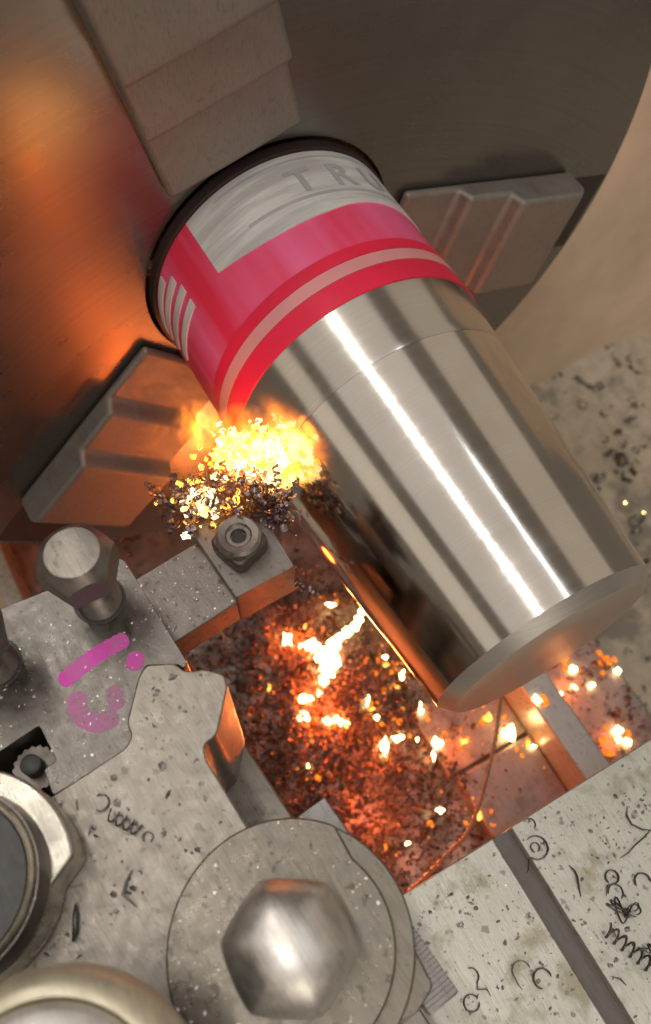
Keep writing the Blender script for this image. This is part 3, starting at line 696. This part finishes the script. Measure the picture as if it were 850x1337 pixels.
# chip heap between the ways
cs = []
while len(cs) < 17000:
    x = random.gauss(-11.5, 6); y = random.gauss(-4.6, 4.4)
    if not (-26 < x < -.9 and -12 < y < 5): continue
    if x > -9.4 and y > .5+.5*math.sin(x) and random.random() > .12: continue
    base_z = pile(x, y) if not (x > -9.5 and y > .1) else -24.65
    cs.append(np.array((x, y, base_z+abs(random.gauss(.12, .25)))))
V, F = curls(cs, (.07, .36), (.3, 1.2), .5, 4)
props(soup('chip_heap', V, F, 'chip', None, (-12, -5, -26)), 'heap of curled steel chips glowing orange between bed ways', 'chip heap')
cs = [np.array((random.uniform(-30, -10), random.gauss(-13.5, 2), -25.8)) for _ in range(500)]
V, F = curls(cs, (.2, .7), (.3, 1.4), .5, 5)
props(soup('front_swarf', V, F, 'chip', None, (-20, -13, -26)), 'dark chips lying under the chuck near the front way', 'swarf')
cs = [np.array((random.uniform(-16, 0), random.uniform(7.8, 14.4), -27.9)) for _ in range(420)]
V, F = curls(cs, (.15, .6), (.3, 1.2), .5, 5)
props(soup('ledge_swarf', V, F, 'chip', None, (-8, 11, -28)), 'chips on the dark ledge behind the rear way', 'swarf')

# ================================================================== BURNING CHIPS
def blob(loc, a, b, c, seed, mat, name, label, grp, rz=0.0, kind=None):
    """an irregular lump of burning metal, about a x b x c cm"""
    rr = random.Random(seed); bm = bmesh.new(); bmesh.ops.create_icosphere(bm, subdivisions=2, radius=.5)
    ph = [rr.uniform(0, 6) for _ in range(5)]
    for v in bm.verts:
        d = v.co.copy(); k = 1+.55*math.sin(7*d.x+ph[0])*math.sin(6*d.y+ph[1])+.30*math.sin(11*d.z+ph[2]+5*d.x)
        v.co = Vector((d.x*a*k, d.y*b*k, d.z*c*k))
    R = Matrix.Rotation(rz, 3, 'Z')
    for v in bm.verts: v.co = R @ v.co+Vector(loc)
    o = link(name, bm, mat, None, base=loc, ang=180); return props(o, label, 'burning chip', grp)
K = 1/21.5
G1 = 'burning chips in the heap'; L1 = 'tiny burning spark among the chips of the heap'
spk = [(-17.18,-4.38,14,18),(-16.12,-3.31,18,14),(-17.4,-2.99,5,5),(-17.86,-.82,9,7),(-14.97,-6.81,7,6),(-13.27,-5.16,15,12),(-13.15,-4.26,9,7),(-12.39,-5.8,14,13),(-11.12,-4.22,20,11),(-10.73,-3.81,9,8),(-11.55,-4.78,7,7),(-11.31,-1.96,6,8),(-10.74,-2.02,6,6),(-10.14,-2.0,5,5),(-8.41,-2.5,7,22),(-8.44,-1.52,11,8),(-7.8,-.57,4,4),(-7.05,.38,9,16),(-6.52,-.24,6,6),(-6.34,1.83,8,9),(-9.68,-7.04,4,4),(-13.15,.43,5,5),(-12.7,.21,6,5),(-11.63,.72,8,9),(-11.14,.09,5,5),(-9.29,.65,6,8),(-3.71,-1.57,6,7),(-2.35,.24,7,9),(-3.1,-4.15,5,4),(-6.85,3.84,9,10),(-5.45,4.45,17,13),(-4.04,5.3,5,5),(-4.38,5.12,7,8)]
LAB = {0: 'squat burning chip left of the largest one', 1: 'wide burning chip touching the largest one on its left', 3: 'burning crumb high in the heap near the tool nest', 4: 'lone burning spark at the left edge of the heap', 5: 'upper burning chip of the cluster below the largest one', 6: 'smaller burning chip right beside the upper chip of the cluster', 7: 'lower left burning chip of the cluster below the largest one', 8: 'widest burning chip at the bottom of the cluster', 14: 'long upright sliver of burning chip right of the cluster', 15: 'flat burning chip beside the upright sliver', 17: 'tall burning chip on the cross web left edge', 19: 'burning chip on the cross web left of the strand', 23: 'burning chip under the lower silhouette of the bar', 25: 'burning chip under the bar near its end corner', 26: 'lonely burning spark left of the strand near the table', 27: 'lonely burning spark right beside the strand near the table', 28: 'faintest spark low in the dark corner by the table edge', 29: 'burning chip where the strand meets the bar end', 30: 'biggest burning chip on the cross web right of the strand'}
CAM = Vector((0.0, -11.77, 29.17))
for k, (x, y, a, b) in enumerate(spk):
    z0 = -24.0; P0 = Vector((x, y, z0)); top = max(-24.2, pile(x, y)+.30)
    if x > -9.5 and y > .1: top = -24.3
    t = (CAM.z-top)/(CAM.z-z0); q = CAM+(P0-CAM)*t
    e = 1+.35*math.sin(k*2.7); blob(q, a*K*t*1.05*e, b*K*t*1.05/e, min(a, b)*K*.6, k, 'mid' if k % 5 in (2, 4) and a*b < 120 else 'hot', 'burning_chip', LAB.get(k, L1), G1, rz=1.05)
def lump(centres, seed, r, amp):
    rr = random.Random(seed); bm = bmesh.new()
    for c, k in centres:
        t = bmesh.new(); bmesh.ops.create_icosphere(t, subdivisions=3, radius=1); ph = [rr.uniform(0, 6) for _ in range(4)]
        vs = {}
        for v in t.verts:
            d = v.co; q = 1+amp*(math.sin(4*d.x+ph[0])*math.sin(5*d.y+ph[1])+.6*math.sin(9*d.z+ph[2])*math.sin(8*d.x+ph[3]))
            vs[v.index] = bm.verts.new(Vector(c)+Vector((d.x*k[0], d.y*k[1], d.z*k[2]))*q*r)
        for f in t.faces: bm.faces.new([vs[v.index] for v in f.verts])
        t.free()
    return bm
big = lump([((x, y, -23.45), (a, b, .25)) for x, y, a, b in ((-16.3, .55, .22, .20), (-15.95, .15, .26, .24), (-15.7, -.35, .24, .34), (-15.6, -.95, .28, .36), (-15.5, -1.5, .22, .34), (-15.3, -2.05, .36, .34), (-14.9, -2.55, .55, .42), (-14.5, -2.95, .62, .45), (-14.0, -3.3, .45, .40), (-13.6, -3.75, .30, .22), (-15.0, -3.3, .32, .28), (-14.2, -2.5, .28, .22))], 31, 1.0, .34)
o = link('burning_chip', big, 'hot', None, base=(-15, -1.5, -23.7), ang=180); props(o, 'largest white hot burning chip with a tail, in the heap centre', 'burning chip', G1)
blob((-5.65, 6.3, -20.85), .75, .55, .35, 91, 'warm', 'burning_chip', 'orange burning chip lying on the pale rear way', G1)
blob((-5.9, 6.0, -20.75), .4, .35, .3, 92, 'hot', 'burning_chip', 'white hot chip on the rear way next to an orange one', G1)
G2 = 'burning chips on the rear ledge'; L2 = 'small burning chip on the dark ledge behind the rear way'
LL = {0: 'long orange ember right at the bar end edge above the ledge', 1: 'white hot chip below the long orange ember by the bar end', 2: 'broad orange ember lump highest on the rear ledge', 3: 'small white hot chip right of the orange lump, nearest the tray', 5: 'upper burning chip of the pair on the ledge beside the rear way', 6: 'lower burning chip of the pair on the ledge beside the rear way', 8: 'upper white hot chip of the cluster above the table edge', 9: 'right white hot chip of the cluster above the table edge', 11: 'left orange ember of the cluster above the table edge', 12: 'lowest orange ember touching the table edge line'}
for k, (x, y, a, b) in enumerate([(-8.2,11.9,9,20),(-7.2,11.85,9,9),(-6.62,14.07,14,14),(-5.66,14.3,7,7),(-6.2,11.1,7,7),(-6.3,9.87,9,9),(-5.7,9.49,8,7),(-5.73,12.24,7,6),(-2.48,11.89,9,8),(-1.61,11.94,8,8),(-2.01,11.52,6,6),(-2.49,10.67,10,9),(-1.61,10.47,12,7)]):
    blob((x*1.0, y, -27.75), a/20, b/20, min(a, b)/20*.7, 200+k, 'warm' if k in (0, 2, 11, 12) else 'hot', 'burning_chip', LL.get(k, L2), G2, rz=1.05)
    if k in (0, 2, 8): 
        for s in range(4): blob((x+random.uniform(-.7, .7), y+random.uniform(-.7, .7), -27.8), .35, .3, .2, 300+10*k+s, 'warm', 'burning_chip', 'dim orange ember on the dark ledge behind the rear way', 'embers on the rear ledge')
for k, (x, y) in enumerate([(-15.98, 23.94), (-14.56, 24.72)]):
    s = 73.2/59.2; px, py = x*s, -11.77+(y+11.77)*s
    blob((px, py, -43.75), .42+.12*k, .42+.12*k, .4, 400+k, 'hot', 'burning_chip', ['smaller glowing spark on the rear tray at the right edge', 'larger glowing spark on the rear tray at the right edge'][k], 'sparks on the rear tray')
blob((-14.83, -9.06, -.1), .3, .3, .25, 500, 'hot', 'burning_chip', 'single glowing bead beside the left end of the chip nest', G1)
# embers among the heap
cs = []
for (x, y, a, b) in spk:
    for _ in range(6): cs.append(np.array((x+random.gauss(0, .55), y+random.gauss(0, .55), -24.1+random.random()*.35)))
V, F = curls(cs, (.1, .38), (.3, .9), .6, 4)
props(soup('ember_crumbs', V, F, 'warm', None, (-11, -2, -24)), 'tiny orange embers around the burning chips in the heap', 'embers')
def fire_light(loc, watts, r=0.004, col=(1.0, 0.14, 0.016)):
    l = bpy.data.lights.new('fire_light', 'POINT'); l.energy = watts; l.color = col; l.shadow_soft_size = r
    o = bpy.data.objects.new('fire_light', l); COL.objects.link(o); o.location = Vector(loc)*S
fire_light((-14.4, -2.6, -21.8), .06); fire_light((-11.5, -4.8, -21.8), .045);
for (x, y, a, b) in spk:
    if a*b > 90 and not (x > -9.5 and y > 0): fire_light((x+.3, y, max(-24.0, pile(x, y))+1.1), .016+.00009*a*b)
fire_light((-6.5, 1.5, -22.4), .015); fire_light((-4.5, -5.0, -21.6), .06); fire_light((-6.4, 11.0, -26.4), .015); fire_light((-2.2, 11.3, -26.6), .010)

# ================================================================== FIRE AT THE TOOL TIP
fire = thing('cutting_fire', 'bright yellow fire at the tool tip below the pink tape', 'fire', (-14.8, -6.2, 1.6))
part('hot_chip_mass', lump([((-15.6, -6.5, 2.55), (.75, .8, .6)), ((-15.2, -5.75, 2.7), (.7, .9, .7)), ((-14.7, -5.2, 2.6), (.9, .55, .7)), ((-14.1, -5.3, 2.0), (.7, .35, .5)), ((-14.25, -8.3, 2.5), (.5, .35, .4))], 5, .55, .45), 'fire', fire, ang=180)
fc = []
for c, sg, k in (((-15.6, -6.5, 2.5), (.45, .5, .35), 150), ((-15.2, -5.8, 2.7), (.45, .5, .4), 190), ((-14.7, -5.45, 2.6), (.4, .3, .35), 150), ((-14.2, -5.45, 2.1), (.28, .2, .3), 70), ((-14.4, -8.2, 2.5), (.28, .25, .2), 45)):
    for _ in range(k): fc.append(np.array([random.gauss(c[i], sg[i]) for i in range(3)]))
Vf, Ff = curls(fc, (.08, .36), (.5, 2.2), .45, 6)
soup('burning_curls', Vf, Ff, 'fire', fire, (-15, -6, 2.5))
for nm, c, rad, st, sc_, th in (('flame', (-15.4, -6.0, 3.0), (2.0, 1.6, 1.5), 420, 200, .40), ('flame', (-17.0, -7.1, 2.8), (1.3, 1.1, 1.2), 520, 260, .42), ('flame', (-14.6, -4.9, 3.4), (1.5, .9, 1.1), 300, 260, .44), ('fire_glow_haze', (-15.8, -7.0, 2.6), (3.6, 3.2, 2.6), 9, 70, .22)):  # last volume is an added glow haze round the flames, emission only
    part(nm, lump([(c, rad)], 6, 1.0, .0), flame_mat(nm, st, sc_, th, rad), fire, base=c, ang=180)
fire_light((-15.8, -7.2, 4.2), .002, .004, (1, .24, .03)); fire_light((-16.6, -7.4, 1.6), .005, .004, (1, .17, .018)); fire_light((-12.9, -6.6, -4.0), .010)

# nest of curled chips over the tool tip
cs = []
for c, s, k in (((-15.0, -8.7, 2.0), (.34, .40, .4), 150), ((-14.7, -7.9, 2.2), (.42, .5, .5), 190), ((-14.4, -7.2, 2.2), (.4, .45, .5), 210), ((-13.9, -6.5, 2.1), (.4, .38, .5), 220), ((-13.3, -5.95, 1.9), (.36, .25, .4), 140), ((-11.5, -6.2, -.8), (.4, .25, .4), 16)):
    for _ in range(k): cs.append(np.array([random.gauss(c[i], s[i]) for i in range(3)]))
V, F = curls(cs, (.10, .42), (.6, 2.6), .32, 7)
gc = [c for c in cs if random.random() < .09 and c[0] < -13.2]
Vg, Fg = curls(gc, (.14, .40), (.6, 2.2), .35, 7)
soup('glowing_curls', Vg, Fg, 'mid', fire, (-14.3, -7, 2.2))
nest = soup('chip_nest', V, F, 'nest', None, (-13.8, -7, 1.6)); props(nest, 'tangled nest of grey curled chips around the tool tip fire', 'chip nest')

# braided strand hanging in front of the heap
path = [(-6.6, 3.35, -18), (-6.17, 2.95, -18), (-5.0, 1.95, -18.2), (-3.89, .78, -18.4), (-2.9, -.3, -18.5), (-2.04, -1.43, -18.5), (-1.6, -2.3, -18.5), (-1.39, -3.26, -18.6), (-.95, -5.21, -18.8), (-.8, -6.2, -19)]
P = []
for i in range(len(path)-1):
    for s in range(16): P.append(Vector(path[i]).lerp(Vector(path[i+1]), s/16))
for _ in range(6): P = [P[0]]+[(P[i-1]+2*P[i]+P[i+1])/4 for i in range(1, len(P)-1)]+[P[-1]]
strand = thing('braided_strand', 'thin twisted coppery strand curving down to the table edge', 'strand', (-3, -1, -18.5))
for q in range(2):
    T = []
    for i, p in enumerate(P):
        t = (P[min(i+1, len(P)-1)]-P[max(i-1, 0)]).normalized(); s = t.cross(Vector((0, 0, 1))).normalized(); u = s.cross(t)
        a = i*.85+PI*q; T.append(p+s*.075*math.cos(a)+u*.075*math.sin(a))
    part('wire', tube(T, .062, 6), 'cable', strand)
